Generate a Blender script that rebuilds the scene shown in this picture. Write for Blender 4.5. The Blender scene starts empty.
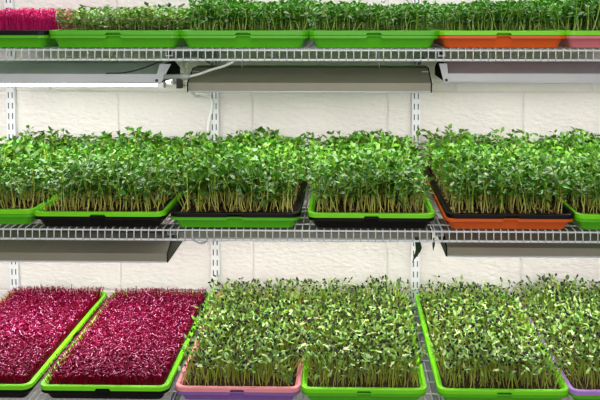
import bpy, bmesh, math, random
import numpy as np
from mathutils import Vector, Matrix, Euler

random.seed(7)
rng = np.random.default_rng(11)
S = bpy.context.scene
COL = S.collection
PI = math.pi

# ------------------------------------------------------------------ camera
F_PX, D, ZC = 685.0, 1.49, 1.50
PITCH, YAW = math.radians(2.5), math.radians(1.0)
PPX, PPY = 332.0, 40.0
cam_d = bpy.data.cameras.new('camera')
cam = bpy.data.objects.new('camera', cam_d)
COL.objects.link(cam)
cam.location = (0, -D, ZC)
cam.rotation_euler = (PI / 2 - PITCH, 0, YAW)
cam_d.sensor_width = 36.0
cam_d.lens = F_PX / 600 * 36
cam_d.shift_x = -(PPX - 300) / 600
cam_d.shift_y = -(200 - PPY) / 600
cam_d.clip_start = 0.05
S.camera = cam
RM = Euler((PI / 2 - PITCH, 0, YAW)).to_matrix()


def at(px, py, y):
    """point of the place on the plane Y = y that the photo shows at a pixel"""
    r = RM @ Vector(((px - PPX) / F_PX, -(py - PPY) / F_PX, -1.0))
    t = (y + D) / r.y
    return Vector((r.x * t, y, ZC + r.z * t))


# ------------------------------------------------------------------ materials
def mat(name, col, rough=0.5, metal=0.0, spec=0.5, emit=None, estr=0.0, noise=0.0, nscale=30.0, bump=0.0, bscale=200.0):
    m = bpy.data.materials.new(name)
    m.use_nodes = True
    nt = m.node_tree
    b = nt.nodes['Principled BSDF']
    b.inputs['Base Color'].default_value = (*col, 1)
    b.inputs['Roughness'].default_value = rough
    b.inputs['Metallic'].default_value = metal
    b.inputs['Specular IOR Level'].default_value = spec
    if emit:
        b.inputs['Emission Color'].default_value = (*emit, 1)
        b.inputs['Emission Strength'].default_value = estr
    tc = nt.nodes.new('ShaderNodeTexCoord')
    if noise > 0:
        n = nt.nodes.new('ShaderNodeTexNoise')
        n.inputs['Scale'].default_value = nscale
        n.inputs['Detail'].default_value = 4
        nt.links.new(tc.outputs['Object'], n.inputs['Vector'])
        mx = nt.nodes.new('ShaderNodeMix')
        mx.data_type = 'RGBA'
        mx.inputs[6].default_value = (*[c * (1 - noise) for c in col], 1)
        mx.inputs[7].default_value = (*[min(1, c * (1 + noise)) for c in col], 1)
        nt.links.new(n.outputs['Fac'], mx.inputs[0])
        nt.links.new(mx.outputs[2], b.inputs['Base Color'])
    if bump > 0:
        n2 = nt.nodes.new('ShaderNodeTexNoise')
        n2.inputs['Scale'].default_value = bscale
        nt.links.new(tc.outputs['Object'], n2.inputs['Vector'])
        bp = nt.nodes.new('ShaderNodeBump')
        bp.inputs['Strength'].default_value = bump
        bp.inputs['Distance'].default_value = 0.002
        nt.links.new(n2.outputs['Fac'], bp.inputs['Height'])
        nt.links.new(bp.outputs['Normal'], b.inputs['Normal'])
    return m


def plant_mat(name, rough=0.5, spec=0.3, trans=0.25, coat=0.0):
    m = bpy.data.materials.new(name)
    m.use_nodes = True
    nt = m.node_tree
    b = nt.nodes['Principled BSDF']
    out = nt.nodes['Material Output']
    a = nt.nodes.new('ShaderNodeAttribute')
    a.attribute_name = 'tint'
    nt.links.new(a.outputs['Color'], b.inputs['Base Color'])
    b.inputs['Roughness'].default_value = rough
    b.inputs['Specular IOR Level'].default_value = spec
    b.inputs['Coat Weight'].default_value = coat
    b.inputs['Coat Roughness'].default_value = 0.28
    t = nt.nodes.new('ShaderNodeBsdfTranslucent')
    nt.links.new(a.outputs['Color'], t.inputs['Color'])
    mx = nt.nodes.new('ShaderNodeMixShader')
    mx.inputs[0].default_value = trans
    nt.links.new(b.outputs[0], mx.inputs[1])
    nt.links.new(t.outputs[0], mx.inputs[2])
    nt.links.new(mx.outputs[0], out.inputs['Surface'])
    return m


M = {
    'green': mat('green plastic', (0.105, 0.46, 0.012), 0.38, noise=0.12, nscale=18),
    'lime': mat('lime green plastic', (0.21, 0.66, 0.014), 0.36, noise=0.10, nscale=18),
    'black': mat('black plastic', (0.007, 0.006, 0.006), 0.42, spec=0.3, noise=0.3, nscale=30),
    'orange': mat('orange plastic', (0.66, 0.125, 0.018), 0.4, noise=0.10, nscale=18),
    'pink': mat('pink plastic', (0.80, 0.31, 0.34), 0.4, noise=0.08, nscale=18),
    'rose': mat('dusty rose plastic', (0.62, 0.20, 0.22), 0.42, noise=0.1, nscale=18),
    'purple': mat('purple plastic', (0.28, 0.14, 0.42), 0.4, noise=0.1, nscale=18),
    'violet': mat('light violet plastic', (0.42, 0.24, 0.60), 0.4, noise=0.1, nscale=18),
    'wire': mat('white coated wire', (0.74, 0.77, 0.79), 0.35, noise=0.10, nscale=60),
    'steel': mat('grey painted steel', (0.42, 0.44, 0.47), 0.35, metal=0.25, noise=0.15, nscale=40),
    'standard': mat('white painted steel', (0.66, 0.67, 0.68), 0.45, noise=0.05, nscale=40),
    'slot': mat('dark slot', (0.10, 0.10, 0.11), 0.8),
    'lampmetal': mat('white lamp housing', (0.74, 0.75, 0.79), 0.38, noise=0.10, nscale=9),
    'lampshaded': mat('shaded lamp housing', (0.36, 0.34, 0.27), 0.45, noise=0.15, nscale=9),  # white housing with shade and green bounce put into the colour
    'lampcap': mat('dark end cap', (0.022, 0.024, 0.018), 0.9, spec=0.1, noise=0.2, nscale=40),
    'tube': mat('lamp tube', (1, 1, 1), 0.4, emit=(1.0, 0.97, 0.92), estr=5.0),
    'cord': mat('white cord', (0.82, 0.82, 0.79), 0.5, noise=0.05),
    'cordblack': mat('black cord', (0.02, 0.02, 0.02), 0.5, noise=0.2),
    'plug': mat('grey plug', (0.45, 0.47, 0.45), 0.5, noise=0.1),
    'soil': mat('dark soil', (0.055, 0.032, 0.018), 0.95, noise=0.7, nscale=220, bump=1.0, bscale=400),
    'plant': plant_mat('green shoots', 0.42, 0.4, 0.22, 0.12),
    'sun': plant_mat('sunflower shoots', 0.45, 0.4, 0.20, 0.08),
    'red': plant_mat('crimson shoots', 0.5, 0.22, 0.25),
    'seed': plant_mat('pea seed coats', 0.7, 0.3, 0.0),
    'wilt': mat('wilted leaf', (0.03, 0.055, 0.02), 0.6, noise=0.4, nscale=90),
    'floor': mat('concrete floor', (0.30, 0.29, 0.28), 0.8, noise=0.2, nscale=6),
}

# painted block wall: running bond joints as bump, rolled-on paint grain
WALL_Y = 0.562


def wall_material():
    m = bpy.data.materials.new('painted block wall')
    m.use_nodes = True
    nt = m.node_tree
    L = nt.links.new
    b = nt.nodes['Principled BSDF']
    b.inputs['Roughness'].default_value = 0.6
    b.inputs['Specular IOR Level'].default_value = 0.3
    geo = nt.nodes.new('ShaderNodeNewGeometry')
    sep = nt.nodes.new('ShaderNodeSeparateXYZ')
    L(geo.outputs['Position'], sep.inputs[0])
    j = at(252, 92, WALL_Y)
    ax = nt.nodes.new('ShaderNodeMath'); ax.operation = 'ADD'; ax.inputs[1].default_value = -j.x + 0.4072 * 10
    az = nt.nodes.new('ShaderNodeMath'); az.operation = 'ADD'; az.inputs[1].default_value = -j.z + 0.2036 * 12
    L(sep.outputs['X'], ax.inputs[0]); L(sep.outputs['Z'], az.inputs[0])
    cmb = nt.nodes.new('ShaderNodeCombineXYZ')
    L(ax.outputs[0], cmb.inputs[0]); L(az.outputs[0], cmb.inputs[1])
    br = nt.nodes.new('ShaderNodeTexBrick')
    br.offset = 0.5
    br.inputs['Color1'].default_value = (1, 1, 1, 1)
    br.inputs['Color2'].default_value = (0.93, 0.93, 0.93, 1)
    br.inputs['Mortar'].default_value = (0, 0, 0, 1)
    br.inputs['Scale'].default_value = 1.0
    br.inputs['Mortar Size'].default_value = 0.006
    br.inputs['Mortar Smooth'].default_value = 1.0
    br.inputs['Brick Width'].default_value = 0.4072
    br.inputs['Row Height'].default_value = 0.2036
    L(cmb.outputs[0], br.inputs['Vector'])
    n = nt.nodes.new('ShaderNodeTexNoise'); n.inputs['Scale'].default_value = 62; n.inputs['Detail'].default_value = 6
    mp = nt.nodes.new('ShaderNodeMapping'); mp.inputs['Scale'].default_value = (0.75, 1, 1.5)
    L(geo.outputs['Position'], mp.inputs['Vector']); L(mp.outputs[0], n.inputs['Vector'])
    n2 = nt.nodes.new('ShaderNodeTexNoise'); n2.inputs['Scale'].default_value = 5; n2.inputs['Detail'].default_value = 3
    L(geo.outputs['Position'], n2.inputs['Vector'])
    mx = nt.nodes.new('ShaderNodeMix'); mx.data_type = 'RGBA'
    mx.inputs[6].default_value = (0.60, 0.575, 0.55, 1)
    mx.inputs[7].default_value = (0.70, 0.67, 0.64, 1)
    L(n2.outputs['Fac'], mx.inputs[0])
    mj = nt.nodes.new('ShaderNodeMix'); mj.data_type = 'RGBA'; mj.blend_type = 'MULTIPLY'
    mj.inputs[7].default_value = (0.92, 0.915, 0.91, 1)
    L(br.outputs['Fac'], mj.inputs[0])
    L(mx.outputs[2], mj.inputs[6])
    L(mj.outputs[2], b.inputs['Base Color'])
    b1 = nt.nodes.new('ShaderNodeBump'); b1.inputs['Strength'].default_value = 0.5; b1.inputs['Distance'].default_value = 0.004
    b1.invert = True
    L(br.outputs['Fac'], b1.inputs['Height'])
    b2 = nt.nodes.new('ShaderNodeBump'); b2.inputs['Strength'].default_value = 0.85; b2.inputs['Distance'].default_value = 0.0045
    L(n.outputs['Fac'], b2.inputs['Height']); L(b1.outputs['Normal'], b2.inputs['Normal'])
    L(b2.outputs['Normal'], b.inputs['Normal'])
    return m


# ------------------------------------------------------------------ mesh helpers
def obj(name, bm, m, parent=None, smooth=False):
    me = bpy.data.meshes.new(name)
    bmesh.ops.recalc_face_normals(bm, faces=bm.faces)
    if smooth:
        for f in bm.faces:
            f.smooth = True
    bm.to_mesh(me)
    bm.free()
    for k in (m if isinstance(m, (list, tuple)) else [m]):
        me.materials.append(k)
    o = bpy.data.objects.new(name, me)
    COL.objects.link(o)
    if parent:
        o.parent = parent
    return o


def tag(o, label, cat, group=None):
    o['label'] = label
    o['category'] = cat
    if group:
        o['group'] = group
    return o


def thing(name, loc, label, cat, group=None):
    o = bpy.data.objects.new(name, None)
    o.empty_display_size = 0.02
    COL.objects.link(o)
    o.location = loc
    return tag(o, label, cat, group)


def box(bm, x0, x1, y0, y1, z0, z1, mi=0):
    v = [bm.verts.new((x, y, z)) for z in (z0, z1) for y in (y0, y1) for x in (x0, x1)]
    for q in ((0, 2, 3, 1), (4, 5, 7, 6), (0, 1, 5, 4), (1, 3, 7, 5), (3, 2, 6, 7), (2, 0, 4, 6)):
        f = bm.faces.new([v[i] for i in q])
        f.material_index = mi


def tube(bm, pts, r, n=8, caps=True, mi=0):
    pts = [Vector(p) for p in pts]
    rings = []
    up = None
    for i, p in enumerate(pts):
        t = (pts[min(i + 1, len(pts) - 1)] - pts[max(i - 1, 0)]).normalized()
        if up is None:
            up = Vector((0, 0, 1)) if abs(t.z) < 0.9 else Vector((1, 0, 0))
        a = t.cross(up)
        if a.length < 1e-5:
            a = t.orthogonal()
        a.normalize()
        b = a.cross(t).normalized()
        up = b
        rr = r[i] if isinstance(r, (list, tuple)) else r
        rings.append([bm.verts.new(p + (a * math.cos(2 * PI * k / n) + b * math.sin(2 * PI * k / n)) * rr) for k in range(n)])
    for a, b in zip(rings, rings[1:]):
        for k in range(n):
            f = bm.faces.new((a[k], a[(k + 1) % n], b[(k + 1) % n], b[k]))
            f.material_index = mi
            f.smooth = True
    if caps:
        for R in (rings[0], rings[-1]):
            f = bm.faces.new(R)
            f.material_index = mi


def spline(pts, n=8):
    P = [Vector(p) for p in pts]
    P = [2 * P[0] - P[1]] + P + [2 * P[-1] - P[-2]]
    out = []
    for i in range(1, len(P) - 2):
        for k in range(n):
            t = k / n
            a, b, c, d = P[i - 1:i + 3]
            out.append(0.5 * ((2 * b) + (c - a) * t + (2 * a - 5 * b + 4 * c - d) * t * t + (3 * b - a - 3 * c + d) * t ** 3))
    out.append(P[-2])
    return out


def prism_x(bm, prof, x0, x1, mi=0):
    """closed (y, z) profile run along X"""
    a = [bm.verts.new((x0, y, z)) for y, z in prof]
    b = [bm.verts.new((x1, y, z)) for y, z in prof]
    n = len(prof)
    for k in range(n):
        bm.faces.new((a[k], a[(k + 1) % n], b[(k + 1) % n], b[k])).material_index = mi
    bm.faces.new(a[::-1]).material_index = mi
    bm.faces.new(b).material_index = mi


# ------------------------------------------------------------------ setting
bm = bmesh.new()
box(bm, -3.2, 3.2, WALL_Y, WALL_Y + 0.15, 0, 2.6)
wall = obj('wall_back', bm, wall_material())
wall['kind'] = 'structure'
bm = bmesh.new()
box(bm, -3.2, 3.2, -3.5, WALL_Y + 0.15, -0.1, 0)
fl = obj('floor', bm, M['floor'])
fl['kind'] = 'structure'

# slotted standards screwed to the wall
STD = []
for px, lab in ((13.5, 'white slotted wall track at the far left, above the crimson trays'),
                (215.3, 'white slotted wall track in the middle, above the pink rimmed tray'),
                (415.6, 'white slotted wall track right of centre, beside the orange tray')):
    p = at(px, 140, WALL_Y)
    q0, q1 = p.x - 0.0128, p.x + 0.0128
    bm = bmesh.new()
    y1 = WALL_Y - 0.0005
    y0 = y1 - 0.014
    z0, z1 = 0.42, 1.75
    box(bm, q0, q1, y0, y1, z0, z1)
    z = z0 + 0.02
    while z < z1 - 0.03:
        for sx in (-0.0058, 0.0058):
            box(bm, p.x + sx - 0.0016, p.x + sx + 0.0016, y0 - 0.0004, y0 + 0.002, z, z + 0.018, 1)
        z += 0.0318
    o = obj('shelf_standard', bm, [M['standard'], M['slot']])
    tag(o, lab, 'shelf track', 'slotted wall tracks')
    STD.append(p.x)

# ------------------------------------------------------------------ shelves
RIM = [at(300, 30.4, 0).z, at(300, 213.2, 0).z, at(300, 388.5, 0).z]
TRAY_H = 0.0385
DECK = [z - TRAY_H - 0.0008 for z in RIM]
X0, X1 = -1.18, 0.98
SH_Y0, SH_Y1 = 0.013, 0.535
shelf_lab = ['white wire shelf at the top, holding green, orange and rose trays',
             'white wire shelf in the middle row, under the tall pea shoots',
             'white wire shelf at the bottom, under the crimson and sunflower trays']
for k, dz in enumerate(DECK):
    r = thing('wire_shelf', (0, 0, dz), shelf_lab[k], 'shelf', 'wire shelves')
    bm = bmesh.new()
    n = int((X1 - X0) / 0.01635)
    for i in range(n):
        x = X0 + 0.008 + i * 0.01635
        tube(bm, [(x, SH_Y1, -0.0014), (x, SH_Y0 + 0.004, -0.0014), (x, SH_Y0, -0.0035), (x, SH_Y0 - 0.0008, -0.0280)], 0.00135, 6)
    obj('wire_deck', bm, M['wire'], r)
    for (y, z, rr) in ((SH_Y0 + 0.0028, -0.0052, 0.0022), (SH_Y0 + 0.002, -0.0265, 0.0028), (SH_Y1 - 0.004, -0.0052, 0.0026)):
        bm = bmesh.new()
        tube(bm, [(X0, y, z), (X1, y, z)], rr, 8)
        obj('rod', bm, M['wire'], r)
    for i in range(9):
        y = 0.06 + i * 0.05
        bm = bmesh.new()
        tube(bm, [(X0, y, -0.0044), (X1, y, -0.0044)], 0.0018, 6)
        obj('cross_rod', bm, M['wire'], r)

# cantilever brackets, hooked in the standards
blab = {(0, 1): 'grey steel bracket under the top shelf beside the lamp plug', (0, 2): 'grey steel bracket under the top shelf left of the orange tray',
        (1, 1): 'grey steel bracket under the middle shelf between the black-bodied and the black-rimmed green trays',
        (1, 2): 'grey steel bracket under the middle shelf left of the orange tray',
        (2, 1): 'grey steel bracket under the bottom shelf left of the pink rimmed tray',
        (2, 2): 'grey steel bracket in the gap between the two green sunflower trays'}
for (k, s), lab in blab.items():
    x = STD[s]
    dz = DECK[k] - 0.0072
    bm = bmesh.new()
    yb, yf = WALL_Y - 0.0155, SH_Y0 + 0.012
    prof = [(yf, 0), (yb, 0), (yb, -0.075), (yb - 0.03, -0.07), (yb - 0.20, -0.034), (yf + 0.02, -0.018), (yf, -0.012)]
    for sx in (-0.008, 0.0055):
        prism_x(bm, [(y, z) for y, z in prof], sx, sx + 0.0025)
    box(bm, -0.0055, 0.0055, yf, yb, -0.012, -0.009)
    o = obj('shelf_bracket', bm, M['steel'])
    o.location = (x, 0, dz)
    tag(o, lab, 'bracket', 'shelf brackets')

# ------------------------------------------------------------------ grow lamps hung under the shelves
LAMPS = []


def grow_light(x0, x1, yf, zlip, roof, lab, housing, ndrop, dz, depth=0.20, skirt=0.022):
    """reflector hood: skirt, sloped roof, end caps, two tubes, hanger wires; dz = deck the hangers hook on"""
    r = thing('grow_light', ((x0 + x1) / 2, yf, zlip), lab, 'grow light', 'hooded grow lights')
    hx = (x1 - x0) / 2
    t = 0.0018
    top = skirt + roof
    outer = [(0, 0), (0, skirt), (0.062, top), (depth - 0.062, top), (depth, skirt), (depth, 0)]
    inner = [(depth - t, 0), (depth - t, skirt - t), (depth - 0.062, top - t), (0.062, top - t), (t, skirt - t), (t, 0)]
    bm = bmesh.new()
    prism_x(bm, outer + inner, -hx + 0.003, hx - 0.003)
    obj('hood', bm, housing, r)
    # rolled lips
    bm = bmesh.new()
    tube(bm, [(-hx + 0.003, 0.0005, 0.001), (hx - 0.003, 0.0005, 0.001)], 0.0022, 8)
    tube(bm, [(-hx + 0.003, depth - 0.0005, 0.001), (hx - 0.003, depth - 0.0005, 0.001)], 0.0022, 8)
    obj('lip', bm, M['lampmetal'], r)
    for sx in (-hx, hx - 0.003):
        bm = bmesh.new()
        prism_x(bm, outer, sx, sx + 0.003)
        obj('end_cap', bm, M['lampcap'], r)
    for ty in (0.055, depth - 0.055):
        bm = bmesh.new()
        tube(bm, [(-hx + 0.016, ty, skirt - 0.012 - ndrop), (hx - 0.016, ty, skirt - 0.012 - ndrop)], 0.0068, 12)
        tb = obj('lamp_tube', bm, M['tube'], r)
        for sx in (-hx + 0.003, hx - 0.019):
            bm = bmesh.new()
            box(bm, sx, sx + 0.016, ty - 0.010, ty + 0.010, skirt - 0.022 - ndrop, top - 0.006 if ndrop == 0 else skirt)
            obj('socket', bm, M['plug'], tb)
    hz = dz - 0.0044 - zlip
    for sx in (-hx + 0.12, hx - 0.12):
        for ty in (0.07, depth - 0.07):
            bm = bmesh.new()
            tube(bm, [(sx, ty, top - 0.001), (sx, ty, hz)], 0.0012, 6)
            obj('hanger_wire', bm, M['wire'], r)
    LAMPS.append((x0, x1, yf, zlip, depth))
    return r


def lamp_from_px(pxl, pxr, py, yf, roof, lab, housing, k, ndrop=0.0, skirt=0.022):
    a = at(pxl, py, yf)
    b = at(pxr, py, yf)
    return grow_light(a.x, b.x, yf, (a.z + b.z) / 2, roof, lab, housing, ndrop, DECK[k], skirt=skirt)


lt = lamp_from_px(-170, 160, 83, 0.13, 0.022, 'white hooded grow light with bright tube showing, upper left', M['lampmetal'], 0, 0.0165)
mt = lamp_from_px(187, 432, 92.3, 0.11, 0.030, 'hooded grow light with its shadow tone painted in, under the top shelf centre', M['lampshaded'], 0)
rt = lamp_from_px(446, 740, 83, 0.13, 0.022, 'white hooded grow light under the orange and rose trays', M['lampmetal'], 0)
lm = lamp_from_px(-160, 168, 261.5, 0.13, 0.030, 'shade-toned hooded grow light under the middle shelf, above the crimson trays', M['lampshaded'], 1)
cm = lamp_from_px(178, 432, 239.0, 0.13, 0.012, 'slim grow light tucked behind the middle shelf lip at the centre', M['lampshaded'], 1, skirt=0.016)
rm = lamp_from_px(446, 740, 257.5, 0.13, 0.026, 'shade-toned hooded grow light under the middle shelf at right, below the orange tray', M['lampshaded'], 1)

# triangular hanger plate at the end of the upper-left lamp
pA = at(158, 84, 0.048)


def plate(parent, pts, m, name, th=0.003):
    bm = bmesh.new()
    inv = parent.location
    a = [bm.verts.new(p - inv) for p in pts]
    b = [bm.verts.new(p - inv + Vector((0, th, 0))) for p in pts]
    n = len(pts)
    bm.faces.new(a)
    bm.faces.new(b[::-1])
    for i in range(n):
        bm.faces.new((a[i], b[i], b[(i + 1) % n], a[(i + 1) % n]))
    return obj(name, bm, m, parent)


plate(lt, [at(154.5, 83, 0.126), at(161, 83, 0.126), at(171, 64, 0.126), at(159.5, 64, 0.126)], M['lampmetal'], 'hanger_plate')
plate(rt, [at(444, 83, 0.126), at(449, 83, 0.126), at(447, 63.5, 0.126), at(439, 63.5, 0.126)], M['lampmetal'], 'hanger_plate')
for par, c in ((lt, at(156.8, 80.5, 0.125)), (rt, at(446.3, 80, 0.125))):
    bm = bmesh.new()
    c = c - par.location
    tube(bm, [c, c + Vector((0, -0.003, 0))], 0.0035, 10)
    obj('screw', bm, M['slot'], par)

# ------------------------------------------------------------------ cords
r = thing('power_cord', at(186, 77, 0.06), 'white power cord with grey plug, by the upper-left lamp end', 'cord')
bm = bmesh.new()
o0 = r.location
tube(bm, [p - o0 for p in spline([at(189, 76.5, 0.06), at(199, 74, 0.055), at(212, 69.5, 0.045), at(224, 66, 0.04), at(234, 61.5, 0.045)], 8)], 0.0030, 8)
obj('cord', bm, M['cord'], r)
bm = bmesh.new()
tube(bm, [at(164, 77, 0.06) - o0, at(181, 76.5, 0.06) - o0, at(181.5, 76.5, 0.06) - o0, at(187, 76.5, 0.06) - o0, at(190, 76.5, 0.06) - o0], [0.006, 0.006, 0.0075, 0.0068, 0.0036], 12)
pg = obj('plug', bm, M['plug'], r)
bm = bmesh.new()
c = at(179.5, 83, 0.062) - o0
box(bm, c.x - 0.006, c.x + 0.006, c.y - 0.005, c.y + 0.006, c.z - 0.012, c.z + 0.014)
obj('connector', bm, M['cordblack'], pg)

r = bpy.data.objects.new('x', None)
bm = bmesh.new()
tube(bm, spline([at(172, 82, 0.15), at(184, 85.5, 0.22), at(190, 88, 0.34), at(193, 93, 0.44), at(197, 96.2, 0.5), at(203, 95.6, 0.52), at(208.5, 97, 0.53), at(212, 102.5, 0.538), at(211, 112, 0.54), at(208, 126, 0.542), at(209, 140, 0.542), at(211, 152, 0.54), at(211, 175, 0.54)], 8), 0.0040, 8)
bpy.data.objects.remove(r)
o = obj('lamp_cord', bm, M['cord'])
tag(o, 'white cord curving down the wall beside the middle wall track', 'cord')
bm = bmesh.new()
tube(bm, spline([at(106, 73.5, 0.03), at(125, 72.5, 0.03), at(142, 68.5, 0.028), at(158, 62.5, 0.022), at(166, 60, 0.02)], 8), 0.0016, 6)
o = obj('lamp_cord', bm, M['cordblack'])
tag(o, 'thin black cord sagging above the upper-left lamp hood', 'cord')
bm = bmesh.new()
tube(bm, spline([at(192.5, 237, 0.014), at(196, 241.5, 0.014), at(201, 243.2, 0.014), at(206, 241.5, 0.014), at(208, 237, 0.014)], 8), 0.0024, 8)
o = obj('wire_loop', bm, M['steel'])
tag(o, 'small grey wire loop hanging under the middle shelf lip', 'hook')

# wilted leaves caught on the underside of the middle shelf


def wilted(name, pts, w, lab):
    P = spline(pts, 6)
    bm = bmesh.new()
    prev = None
    n = len(P)
    for i, p in enumerate(P):
        s = i / (n - 1)
        ww = w * (math.sin(PI * min(1, 0.12 + s * 0.9)) ** 0.8) + 0.0006
        a = bm.verts.new(p + Vector((-ww, 0.002 * math.sin(6 * s), 0)))
        m_ = bm.verts.new(p + Vector((0, -0.002, 0)))
        b = bm.verts.new(p + Vector((ww * 0.8, 0.003, 0.001)))
        if prev:
            bm.faces.new((prev[0], prev[1], m_, a))
            bm.faces.new((prev[1], prev[2], b, m_))
        prev = (a, m_, b)
    o = obj(name, bm, M['wilt'], smooth=True)
    tag(o, lab, 'leaf')


wilted('wilted_leaf', [at(416.5, 237, 0.013), at(418.5, 245, 0.02), at(419, 250, 0.03), at(416, 256, 0.03), at(412.5, 262.5, 0.03)], 0.0072,
       'dark curled leaf dangling under the middle shelf beside the wall track')
wilted('wilted_leaf', [at(434.3, 237.5, 0.013), at(433.9, 245, 0.014), at(433.4, 250.5, 0.014)], 0.0028,
       'tiny brown leaf scrap under the middle shelf left of the lamp')

# ------------------------------------------------------------------ trays
W, L = 0.283, 0.520


def rrect(w, l, rad, notch):
    """rounded rectangle seen from above (centre x, front edge at y=0); returns points and a notch flag per point"""
    pts = []
    hw = w / 2
    f = []

    def arc(cx, cy, a0):
        for k in range(6):
            a = a0 + k / 5 * PI / 2
            pts.append((cx + rad * math.cos(a), cy + rad * math.sin(a)))
            f.append(0)
    # front side from left to right with a finger notch in its middle
    arc(-hw + rad, rad, PI)
    for x, q in ((-notch - 0.004, 0), (-notch, 1), (notch, 1), (notch + 0.004, 0)):
        pts.append((x, 0))
        f.append(q)
    arc(hw - rad, rad, 1.5 * PI)
    for yy, q in ((l / 2 - notch - 0.004, 0), (l / 2 - notch, 1), (l / 2 + notch, 1), (l / 2 + notch + 0.004, 0)):
        pts.append((hw, yy))
        f.append(q)
    arc(hw - rad, l - rad, 0)
    arc(-hw + rad, l - rad, PI / 2)
    return pts, f


def tray_mesh(name, prof, lip):
    """prof: (inset, z) from the underside round the rim to the inner floor; lip: indices lifted at the notch"""
    bm = bmesh.new()
    rings = []
    for i, (ins, z) in enumerate(prof):
        pts, fl_ = rrect(W - 2 * ins, L - 2 * ins, max(0.005, 0.020 - ins * 0.5), 0.0135)
        ring = []
        for (x, y), q in zip(pts, fl_):
            zz = z + (lip[i] if (q and i in lip) else 0)
            ring.append(bm.verts.new((x, y + ins, zz)))
        rings.append(ring)
    n = len(rings[0])
    for a, b in zip(rings, rings[1:]):
        for k in range(n):
            bm.faces.new((a[k], a[(k + 1) % n], b[(k + 1) % n], b[k]))
    bm.faces.new(rings[0][::-1])
    bm.faces.new(rings[-1])
    bmesh.ops.recalc_face_normals(bm, faces=bm.faces)
    me = bpy.data.meshes.new(name)
    bm.to_mesh(me)
    bm.free()
    return me


# growing tray: rolled rim overhanging the drip tray below; z = 0 is the rim top
P_IN = [(0.0205, -0.0335), (0.0125, -0.0045), (0.0026, -0.0045), (0.0026, -0.0100), (0.0, -0.0100), (0.0, -0.0022), (0.0007, -0.0006), (0.0022, 0.0),
        (0.0075, 0.0), (0.0095, -0.0015), (0.0105, -0.004), (0.0182, -0.0305)]
P_OUT = [(0.0185, -TRAY_H), (0.0175, -TRAY_H + 0.001), (0.0085, -0.0185), (0.0020, -0.0180), (0.0012, -0.0172), (0.0012, -0.0116), (0.0020, -0.0106),
         (0.0112, -0.0106), (0.0120, -0.0120), (0.0192, -0.0360)]
ME_IN = tray_mesh('tray_shell', P_IN, {3: 0.0050, 4: 0.0050})
ME_OUT = tray_mesh('drip_tray', P_OUT, {3: 0.0050, 4: 0.0045, 2: 0.004})
shells = {}


def shell(me, key):
    k = (me.name, key)
    if k not in shells:
        c = me.copy()
        c.materials.clear()
        c.materials.append(M[key])
        shells[k] = c
    return shells[k]


# ------------------------------------------------------------------ plants (numpy prototypes: verts, quads, tint)
class Proto:
    def __init__(s):
        s.v, s.f, s.c = [], [], []

    def grid(s, rows, cols_, tint):
        """rows: list of lists of points; tint(i,j)->rgb"""
        b = len(s.v)
        nr, nc = len(rows), len(rows[0])
        for i, rw in enumerate(rows):
            for j, p in enumerate(rw):
                s.v.append(tuple(p))
                s.c.append(tint(i, j))
        for i in range(nr - 1):
            for j in range(nc - 1):
                s.f.append((b + i * nc + j, b + i * nc + j + 1, b + (i + 1) * nc + j + 1, b + (i + 1) * nc + j))

    def stem(s, pts, r0, r1, c0, c1, n=4):
        rows = []
        m = len(pts)
        for i, p in enumerate(pts):
            q = i / (m - 1)
            r = r0 + (r1 - r0) * q
            rows.append([(p[0] + r * math.cos(2 * PI * k / n), p[1] + r * math.sin(2 * PI * k / n), p[2]) for k in range(n + 1)])
        s.grid(rows, n + 1, lambda i, j: tuple(c0[k] + (c1[k] - c0[k]) * (i / (m - 1)) ** 0.8 for k in range(3)))

    def leaf(s, base, d, up, ln, wd, c, cup=0.25, droop=0.3, segs=4, shape=0.75, tip=0.92):
        d = Vector(d).normalized()
        up = Vector(up)
        side = d.cross(up)
        if side.length < 1e-4:
            side = d.orthogonal()
        side.normalize()
        nrm = side.cross(d).normalized()
        base = Vector(base)
        rows = []
        for i in range(segs + 1):
            t = i / segs
            w = wd * 0.5 * max(0.10, math.sin(PI * (0.06 + tip * t ** shape)))
            p = base + d * (ln * t) - nrm * (droop * ln * t * t)
            lift = nrm * (cup * w)
            rows.append([p - side * w + lift, p, p + side * w + lift])
        cc = [tuple(min(1, x * k) for x in c) for k in (1.0, 1.18)]
        s.grid(rows, 3, lambda i, j: cc[1] if j == 1 else cc[0])

    def blob(s, c, ax, ln, r, col, n=6, m=4):
        ax = Vector(ax).normalized()
        a = ax.orthogonal().normalized()
        b = ax.cross(a)
        c = Vector(c)
        rows = []
        for i in range(m + 1):
            t = i / m
            rr = r * max(0.12, math.sin(PI * t) ** 0.7)
            rows.append([c + ax * ln * (t - 0.5) + (a * math.cos(2 * PI * k / n) + b * math.sin(2 * PI * k / n)) * rr for k in range(n + 1)])
        s.grid(rows, n + 1, lambda i, j: col)

    def arrays(s):
        return np.array(s.v, dtype=np.float32), np.array(s.f, dtype=np.int32), np.array(s.c, dtype=np.float32)


def mesh_np(name, V, Fq, C, m):
    me = bpy.data.meshes.new(name)
    me.vertices.add(len(V))
    me.vertices.foreach_set('co', V.astype(np.float32).ravel())
    me.loops.add(len(Fq) * 4)
    me.loops.foreach_set('vertex_index', Fq.astype(np.int32).ravel())
    me.polygons.add(len(Fq))
    me.polygons.foreach_set('loop_start', np.arange(0, len(Fq) * 4, 4, dtype=np.int32))
    me.polygons.foreach_set('use_smooth', np.ones(len(Fq), dtype=bool))
    me.update(calc_edges=True)
    at_ = me.attributes.new('tint', 'FLOAT_COLOR', 'POINT')
    at_.data.foreach_set('color', np.concatenate([C, np.ones((len(C), 1), dtype=np.float32)], 1).astype(np.float32).ravel())
    me.materials.append(m)
    return me


def jit(c, a=0.15):
    k = 1 + random.uniform(-a, a)
    return tuple(max(0, x * k * (1 + random.uniform(-a * 0.5, a * 0.5))) for x in c)


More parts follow.
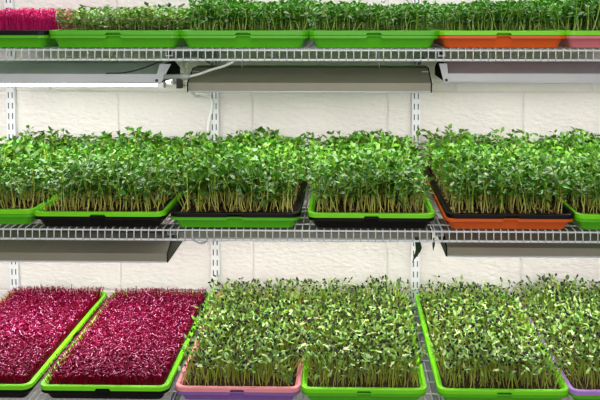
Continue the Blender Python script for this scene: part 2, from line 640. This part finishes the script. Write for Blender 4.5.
def pea_proto(h=0.088, dense=1.0, leafy=(0.062, 0.180, 0.014), stemtop=(0.40, 0.54, 0.045), stembot=(0.84, 0.78, 0.27), low=0.35, lnk=1.0):
    p = Proto()
    lean = Vector((random.uniform(-1, 1), random.uniform(-1, 1), 0)) * 0.010
    wob = Vector((random.uniform(-1, 1), random.uniform(-1, 1), 0)) * 0.0075
    H = h * random.uniform(0.82, 1.12)
    pts = []
    for i in range(7):
        t = i / 6
        q = lean * t * t + wob * math.sin(2.6 * t) + wob.orthogonal().normalized() * 0.0012 * math.sin(9 * t)
        pts.append((q.x, q.y, H * t))
    p.stem(pts, 0.00122, 0.0009, jit(stembot, 0.18), jit(stemtop, 0.2))

    def on(t):
        q = lean * t * t + wob * math.sin(2.6 * t)
        return Vector((q.x, q.y, H * t))
    az = random.uniform(0, 2 * PI)
    nodes = [random.uniform(0.58, 0.70), random.uniform(0.76, 0.86), 0.97]
    if random.random() < low:
        nodes.insert(0, random.uniform(0.42, 0.54))
    for i, t in enumerate(nodes):
        b = on(t)
        az += PI * random.uniform(0.6, 1.2)
        k = random.choice((2, 2, 3)) if t > 0.55 else 2
        for j in range(k):
            a = az + (j - (k - 1) / 2) * random.uniform(1.3, 2.3)
            el = random.uniform(-0.25, 0.75) if t < 0.9 else random.uniform(0.25, 1.15)
            d = (math.cos(a) * math.cos(el), math.sin(a) * math.cos(el), math.sin(el))
            pet = random.uniform(0.001, 0.007)
            bb = b + Vector(d) * pet
            ln = random.uniform(0.012, 0.0195) * (0.85 if t > 0.9 else 1) * lnk
            base = leafy
            if random.random() < 0.22:
                base = (leafy[0] * 1.9, leafy[1] * 1.5, leafy[2] * 1.8)
            if random.random() < 0.10:
                base = (0.16, 0.28, 0.13)
            p.leaf(bb, d, (random.uniform(-0.5, 0.5), random.uniform(-0.5, 0.5), 1), ln, ln * random.uniform(0.62, 0.82),
                   jit(base, 0.25), cup=random.uniform(0.1, 0.6), droop=random.uniform(-0.15, 0.55))
    return p.arrays()


def sun_proto(h=0.058):
    p = Proto()
    lean = Vector((random.uniform(-1, 1), random.uniform(-1, 1), 0)) * 0.009
    wob = Vector((random.uniform(-1, 1), random.uniform(-1, 1), 0)) * 0.003
    H = h * random.uniform(0.62, 1.12)
    pts = []
    for i in range(5):
        t = i / 4
        q = lean * t * t + wob * math.sin(2.8 * t)
        pts.append((q.x, q.y, H * t))
    p.stem(pts, 0.00135, 0.00115, jit((0.52, 0.52, 0.12), 0.2), jit((0.36, 0.47, 0.07), 0.2))
    b = Vector(pts[-1])
    az = random.uniform(0, 2 * PI)
    mode = random.random()
    opening = random.uniform(-0.2, 0.7) if mode < 0.65 else random.uniform(0.8, 1.3)
    for sgn in (0, PI):
        a = az + sgn + random.uniform(-0.25, 0.25)
        el = opening + random.uniform(-0.2, 0.25)
        d = (math.cos(a) * math.cos(el), math.sin(a) * math.cos(el), math.sin(el))
        ln = random.uniform(0.0105, 0.0180)
        c = random.choice(((0.17, 0.30, 0.06), (0.27, 0.39, 0.13), (0.10, 0.21, 0.03), (0.12, 0.25, 0.035), (0.36, 0.46, 0.20), (0.06, 0.13, 0.025)))
        p.leaf(b, d, (0.01, 0.02, 1), ln, ln * random.uniform(0.48, 0.6), jit(c, 0.2), cup=random.uniform(-0.1, 0.35), droop=random.uniform(-0.1, 0.3), segs=4, shape=0.85)
    if random.random() < 0.55:
        # dark seed hull still clasping the leaf tips
        a = az + random.choice((0, PI))
        el = opening
        d = Vector((math.cos(a) * math.cos(el), math.sin(a) * math.cos(el), math.sin(el)))
        p.blob(b + d * random.uniform(0.010, 0.016), d, random.uniform(0.008, 0.011), random.uniform(0.0022, 0.0031),
               random.choice(((0.012, 0.010, 0.012), (0.02, 0.014, 0.018), (0.05, 0.035, 0.05))))
    return p.arrays()


def cress_proto(h, leafcols, s0, s1, ln=0.008, nl=2, asp=0.75, spread=(0.0, 0.7)):
    p = Proto()
    lean = Vector((random.uniform(-1, 1), random.uniform(-1, 1), 0)) * h * 0.16
    H = h * random.uniform(0.8, 1.12)
    pts = [(lean.x * t * t, lean.y * t * t, H * t) for t in (0, 0.5, 1)]
    p.stem(pts, 0.0007, 0.0006, jit(s0, 0.2), jit(s1, 0.2), n=3)
    az = random.uniform(0, 2 * PI)
    for j in range(nl):
        a = az + j * 2 * PI / nl + random.uniform(-0.3, 0.3)
        el = random.uniform(*spread)
        d = (math.cos(a) * math.cos(el), math.sin(a) * math.cos(el), math.sin(el))
        l_ = ln * random.uniform(0.7, 1.2)
        hb = H * (1 if j < 2 else random.uniform(0.35, 0.9))
        p.leaf((lean.x, lean.y, hb), d, (0.02, 0.01, 1), l_, l_ * asp, jit(random.choice(leafcols), 0.3), cup=0.25, droop=random.uniform(-0.1, 0.4), segs=2)
    return p.arrays()


def seed_proto():
    p = Proto()
    p.blob((0, 0, 0.001), (random.uniform(-1, 1), random.uniform(-1, 1), random.uniform(-0.3, 0.3)), random.uniform(0.006, 0.009), random.uniform(0.0026, 0.0036),
           jit(random.choice(((0.45, 0.22, 0.10), (0.30, 0.14, 0.06), (0.60, 0.42, 0.22), (0.12, 0.06, 0.035))), 0.2), n=5, m=3)
    return p.arrays()


G = [(0.14, 0.34, 0.035), (0.08, 0.24, 0.025), (0.24, 0.44, 0.06), (0.36, 0.54, 0.12)]
KIND = {}
KIND['pea'] = dict(p=[pea_proto() for _ in range(26)], m='plant', cell=0.0138, ind='pea_shoot', seeds=True)
KIND['pea_small'] = dict(p=[pea_proto(0.062, leafy=(0.060, 0.215, 0.016), stembot=(0.52, 0.66, 0.22), stemtop=(0.32, 0.52, 0.06), low=0.55, lnk=0.85) for _ in range(18)], m='plant', cell=0.0125, ind='pea_shoot', seeds=False)
KIND['sun'] = dict(p=[sun_proto() for _ in range(40)], m='sun', cell=0.0102, ind='sunflower_shoot', seeds=False)
KIND['red'] = dict(p=[cress_proto(0.0265, [(0.34, 0.004, 0.066), (0.20, 0.004, 0.046), (0.42, 0.022, 0.13), (0.055, 0.005, 0.022), (0.11, 0.004, 0.030), (0.20, 0.004, 0.045), (0.58, 0.22, 0.38)], (0.46, 0.002, 0.040), (0.30, 0.003, 0.045), ln=0.0047, asp=0.52, nl=2) for _ in range(40)],  # last leaf colour paints lavender lamp glints onto the seedlings
                   m='red', cell=0.0041, ind=None, seeds=False)
KIND['magenta'] = dict(p=[cress_proto(0.046, [(0.58, 0.015, 0.17), (0.45, 0.015, 0.12), (0.66, 0.05, 0.24)], (0.74, 0.06, 0.30), (0.60, 0.015, 0.19), ln=0.0085, asp=0.55) for _ in range(30)],
                       m='red', cell=0.0062, ind=None, seeds=False)
KIND['mixed'] = dict(p=[cress_proto(0.046, G + [(0.06, 0.13, 0.05), (0.46, 0.62, 0.26)], (0.45, 0.46, 0.20), (0.30, 0.38, 0.10), ln=0.0120, nl=6, spread=(-0.3, 0.9)) for _ in range(30)],
                     m='plant', cell=0.0105, ind=None, seeds=False)
for kk in KIND.values():
    kk['me'] = [mesh_np('shoot', *a, M[kk['m']]) for a in kk['p']] if kk['ind'] else []
SEEDS = [seed_proto() for _ in range(20)]


def instance_merge(protos, pos, rotz, scl, bright, tilt=None):
    Vs, Fs, Cs = [], [], []
    base = 0
    for i in range(len(pos)):
        V, Fq, C = protos[int(rng.integers(len(protos)))]
        c, s = math.cos(rotz[i]), math.sin(rotz[i])
        X = np.empty_like(V)
        X[:, 0] = (V[:, 0] * c - V[:, 1] * s) * scl[i]
        X[:, 1] = (V[:, 0] * s + V[:, 1] * c) * scl[i]
        X[:, 2] = V[:, 2] * scl[i]
        if tilt is not None:
            X[:, 0] += X[:, 2] * tilt[i][0]
            X[:, 1] += X[:, 2] * tilt[i][1]
        X += pos[i]
        Vs.append(X)
        Fs.append(Fq + base)
        Cs.append(C * bright[i])
        base += len(V)
    return np.concatenate(Vs), np.concatenate(Fs), np.concatenate(Cs)


SOIL_Z = -0.0085


def tray(row, px, inner, outer, crop, label, olabel, y=0.0, rz=0.0, hscale=1.0, hback=1.0, tall=0, wx=1.0, over=(0.16, 0.16), odx=0.0, owx=1.0):
    c = at(px, {0: 30.4, 1: 213.2, 2: 388.5}[row], 0.0)
    z = RIM[row]
    o = bpy.data.objects.new('drip_tray', shell(ME_OUT, outer))
    COL.objects.link(o)
    o.location = (c.x + odx, y, z)
    o.rotation_euler.z = rz
    o.scale.x = wx * owx
    tag(o, olabel, 'drip tray', 'outer drip trays')
    r = thing('microgreens_tray', (c.x, y, z), label, 'microgreens tray', ['trays on the top shelf', 'trays on the middle shelf', 'trays on the bottom shelf'][row])
    r.rotation_euler.z = rz
    r.scale.x = wx
    s = bpy.data.objects.new('tray_shell', shell(ME_IN, inner))
    COL.objects.link(s)
    s.parent = r
    # soil slab with a lumpy top
    bm = bmesh.new()
    nx, ny = 28, 52
    hw = W / 2 - 0.0128
    grid = []
    for j in range(ny + 1):
        rw = []
        for i in range(nx + 1):
            e = 0 if 0 < i < nx and 0 < j < ny else -0.002
            rw.append(bm.verts.new((-hw + 2 * hw * i / nx, 0.0128 + (L - 0.0256) * j / ny, SOIL_Z + e + random.uniform(-0.0016, 0.0016))))
        grid.append(rw)
    for j in range(ny):
        for i in range(nx):
            bm.faces.new((grid[j][i], grid[j][i + 1], grid[j + 1][i + 1], grid[j + 1][i]))
    obj('soil', bm, M['soil'], r, smooth=True)
    K = KIND[crop]
    cell = K['cell']
    sx, sy = hw - 0.004, L - 0.034
    nx, ny = int(2 * sx / cell), int(sy / cell)
    P, T, SC = [], [], []
    for j in range(ny):
        for i in range(nx):
            x = -sx + 2 * sx * (i + 0.5) / nx + random.uniform(-0.42, 0.42) * cell
            yy = 0.017 + sy * (j + 0.5) / ny + random.uniform(-0.42, 0.42) * cell
            P.append((x, yy, SOIL_Z))
            edge = max(0, abs(x) / sx - 0.72) / 0.28 * (1 if x > 0 else -1)
            fr = max(0, 1 - (yy - 0.017) / 0.05)
            T.append(((over[1] if x > 0 else over[0]) * edge + random.gauss(0, 0.11), -0.13 * fr + random.gauss(0, 0.11)))
            q = yy / L
            sc = hscale * (1 + (hback - 1) * q) * random.uniform(0.86, 1.10)
            # slow undulation of the canopy
            sc *= 1 + 0.07 * math.sin(x * 31 + px) + 0.05 * math.sin(yy * 23 + px * 0.3)
            if crop in ('sun', 'pea'):
                sc *= 1 - (0.45 if crop == 'sun' else 0.10) * fr * random.random()
            SC.append(sc)
    P = np.array(P)
    T = np.array(T)
    SC = np.array(SC)
    for k in range(tall):
        i = int(rng.integers(len(P) * 2 // 3, len(P)))
        SC[i] *= random.uniform(1.15, 1.35)
    order = np.argsort(P[:, 1] + 0.0)
    nind = 100 if K['ind'] else 0
    for i in order[:nind]:
        me = random.choice(K['me'])
        q = bpy.data.objects.new(K['ind'], me)
        COL.objects.link(q)
        q.parent = r
        a = random.uniform(0, 2 * PI)
        sh = Matrix.Identity(4)
        sh[0][2] = T[i][0]
        sh[1][2] = T[i][1]
        q.rotation_euler = (-T[i][1], T[i][0], a)
        q.location = P[i]
        q.scale = (SC[i],) * 3
    rest = order[nind:]
    V, Fq, C = instance_merge(K['p'], P[rest], rng.uniform(0, 2 * PI, len(rest)), SC[rest], rng.uniform(0.82, 1.18, len(rest)), T[rest])
    nm = {'pea': 'pea_shoots', 'pea_small': 'pea_shoots', 'sun': 'sunflower_shoots', 'red': 'crimson_seedlings', 'magenta': 'magenta_seedlings', 'mixed': 'green_seedlings'}[crop]
    q = bpy.data.objects.new(nm, mesh_np(nm, V, Fq, C, M[K['m']]))
    COL.objects.link(q)
    q.parent = r
    q['kind'] = 'stuff'
    if K['seeds']:
        n = 520
        pos = np.stack([rng.uniform(-sx, sx, n), rng.uniform(0.016, L - 0.016, n), np.full(n, SOIL_Z + 0.0005)], 1)
        V, Fq, C = instance_merge(SEEDS, pos, rng.uniform(0, 2 * PI, n), rng.uniform(0.8, 1.25, n), np.ones(n))
        q = bpy.data.objects.new('pea_seeds', mesh_np('pea_seeds', V, Fq, C, M['seed']))
        COL.objects.link(q)
        q.parent = r
        q['kind'] = 'stuff'
    return r


# top shelf
tray(0, -17, 'black', 'green', 'magenta', 'black-rimmed tray of magenta seedlings on the top shelf, far left', 'green drip tray under the black-rimmed magenta tray, top shelf', hscale=0.95)
tray(0, 113, 'green', 'green', 'mixed', 'green tray of short mixed leafy seedlings on the top shelf, beside the magenta seedlings', 'green drip tray under the short mixed seedlings, top shelf', hscale=1.02, wx=1.045)
tray(0, 243, 'green', 'green', 'pea_small', 'green tray of dense green shoots on the top shelf, third from the left', 'green drip tray on the top shelf, third from the left', hscale=0.95, tall=5, wx=1.02)
tray(0, 374, 'green', 'green', 'pea_small', 'green tray of shoots on the top shelf, left neighbour of the orange drip tray', 'green drip tray on the top shelf, left neighbour of the orange one', hscale=0.86, tall=6, wx=1.02)
tray(0, 504, 'lime', 'orange', 'pea_small', 'green-rimmed tray of shoots sitting in the orange drip tray, top shelf', 'orange drip tray on the top shelf', hscale=0.90, tall=6)
tray(0, 632, 'lime', 'rose', 'pea_small', 'green-rimmed tray of tall shoots in the rose drip tray, top right', 'dusty rose drip tray at the right end of the top shelf', hscale=1.08, tall=4)
# middle shelf
tray(1, -35, 'lime', 'green', 'pea', 'lime tray of pea shoots cut by the left edge, middle shelf', 'green drip tray at the left edge of the middle shelf', y=0.015, hscale=0.93, wx=1.04)
tray(1, 97.5, 'lime', 'black', 'pea', 'lime-rimmed tray of pea shoots in a black drip tray, middle shelf left', 'black drip tray on the middle shelf, second from the left', tall=4, hscale=0.95, wx=1.055)
tray(1, 234.3, 'black', 'green', 'pea', 'black-rimmed tray of pea shoots in a green drip tray, middle shelf', 'green drip tray under the black-rimmed pea tray, middle shelf', tall=3, hscale=1.04, wx=1.03, over=(0.3, 0.05))
tray(1, 371.5, 'lime', 'black', 'pea', 'lime-rimmed pea shoot tray in a black drip tray, next left of the orange one', 'black drip tray on the middle shelf, left neighbour of the orange one', tall=5, over=(0.35, 0.15))
tray(1, 512, 'black', 'orange', 'pea', 'black-rimmed tray of pea shoots in the orange drip tray, middle shelf', 'orange drip tray on the middle shelf', tall=4, odx=-0.0035, owx=1.018)
tray(1, 642, 'lime', 'green', 'pea', 'lime tray of pea shoots cut by the right edge, middle shelf', 'green drip tray at the right edge of the middle shelf', tall=5)
# bottom shelf
tray(2, -35, 'lime', 'black', 'red', 'lime-rimmed tray of crimson seedlings cut by the left edge, bottom shelf', 'black drip tray under the leftmost crimson tray, bottom shelf', wx=1.04)
tray(2, 102.5, 'lime', 'black', 'red', 'lime-rimmed tray of crimson seedlings beside the pink-rimmed tray, bottom shelf', 'black drip tray under the second crimson tray, bottom shelf', wx=1.04, over=(0.45, 0.1))
tray(2, 237, 'pink', 'purple', 'sun', 'pink-rimmed tray of sunflower shoots on the bottom shelf', 'purple drip tray under the pink-rimmed tray, bottom shelf', hback=0.85, tall=6, over=(0.3, 0.75))
tray(2, 364, 'lime', 'green', 'sun', 'lime tray of sunflower shoots beside the pink-rimmed tray, bottom shelf', 'green drip tray right of the purple one, bottom shelf', hback=0.85, tall=6, over=(0.7, 0.35))
tray(2, 504.5, 'lime', 'green', 'sun', 'lime tray of sunflower shoots left of the violet-rimmed tray, bottom shelf', 'green drip tray left of the violet-rimmed tray, bottom shelf', hback=0.85, tall=6, wx=1.04, over=(0.2, 0.5))
tray(2, 637, 'violet', 'green', 'sun', 'violet-rimmed tray of sunflower shoots at the bottom right', 'green drip tray under the violet-rimmed tray, bottom right', hback=0.95, tall=6, wx=1.03, over=(0.35, 0.2))

# ------------------------------------------------------------------ light
w = bpy.data.worlds.new('room')
S.world = w
w.use_nodes = True
w.node_tree.nodes['Background'].inputs[0].default_value = (1.0, 0.98, 0.96, 1)
w.node_tree.nodes['Background'].inputs[1].default_value = 0.16


def area(name, loc, sx, sy, power, rot=(0, 0, 0), col=(1, 0.985, 0.965)):
    d = bpy.data.lights.new(name, 'AREA')
    d.shape = 'RECTANGLE'
    d.size, d.size_y = sx, sy
    d.energy = power
    d.color = col
    o = bpy.data.objects.new(name, d)
    COL.objects.link(o)
    o.location = loc
    o.rotation_euler = rot
    return o


for (x0, x1, yf, zl, dp) in LAMPS:
    area('grow_lamp_light', ((x0 + x1) / 2, yf + dp / 2, zl + 0.013), x1 - x0 - 0.04, dp - 0.03, 5.2 * (x1 - x0))
# strip above the top shelf, for the fixture out of view
area('shelf_strip_light', (-0.1, 0.22, RIM[0] + 0.30), 2.2, 0.25, 8.0)
area('overhead_fill_light', (0.1, -1.5, 2.5), 2.4, 0.8, 14.0, rot=(math.radians(40), 0, 0))  # added fill from above and in front, out of view
area('front_fill_light', (0.0, -2.9, 1.5), 3.0, 1.6, 33.0, rot=(math.radians(90), 0, 0))  # added frontal fill that brightens hood skirts, front stems and wall

S.view_settings.view_transform = 'Standard'
S.view_settings.look = 'Medium High Contrast'
S.view_settings.exposure = 0.0
S.cycles.max_bounces = 6
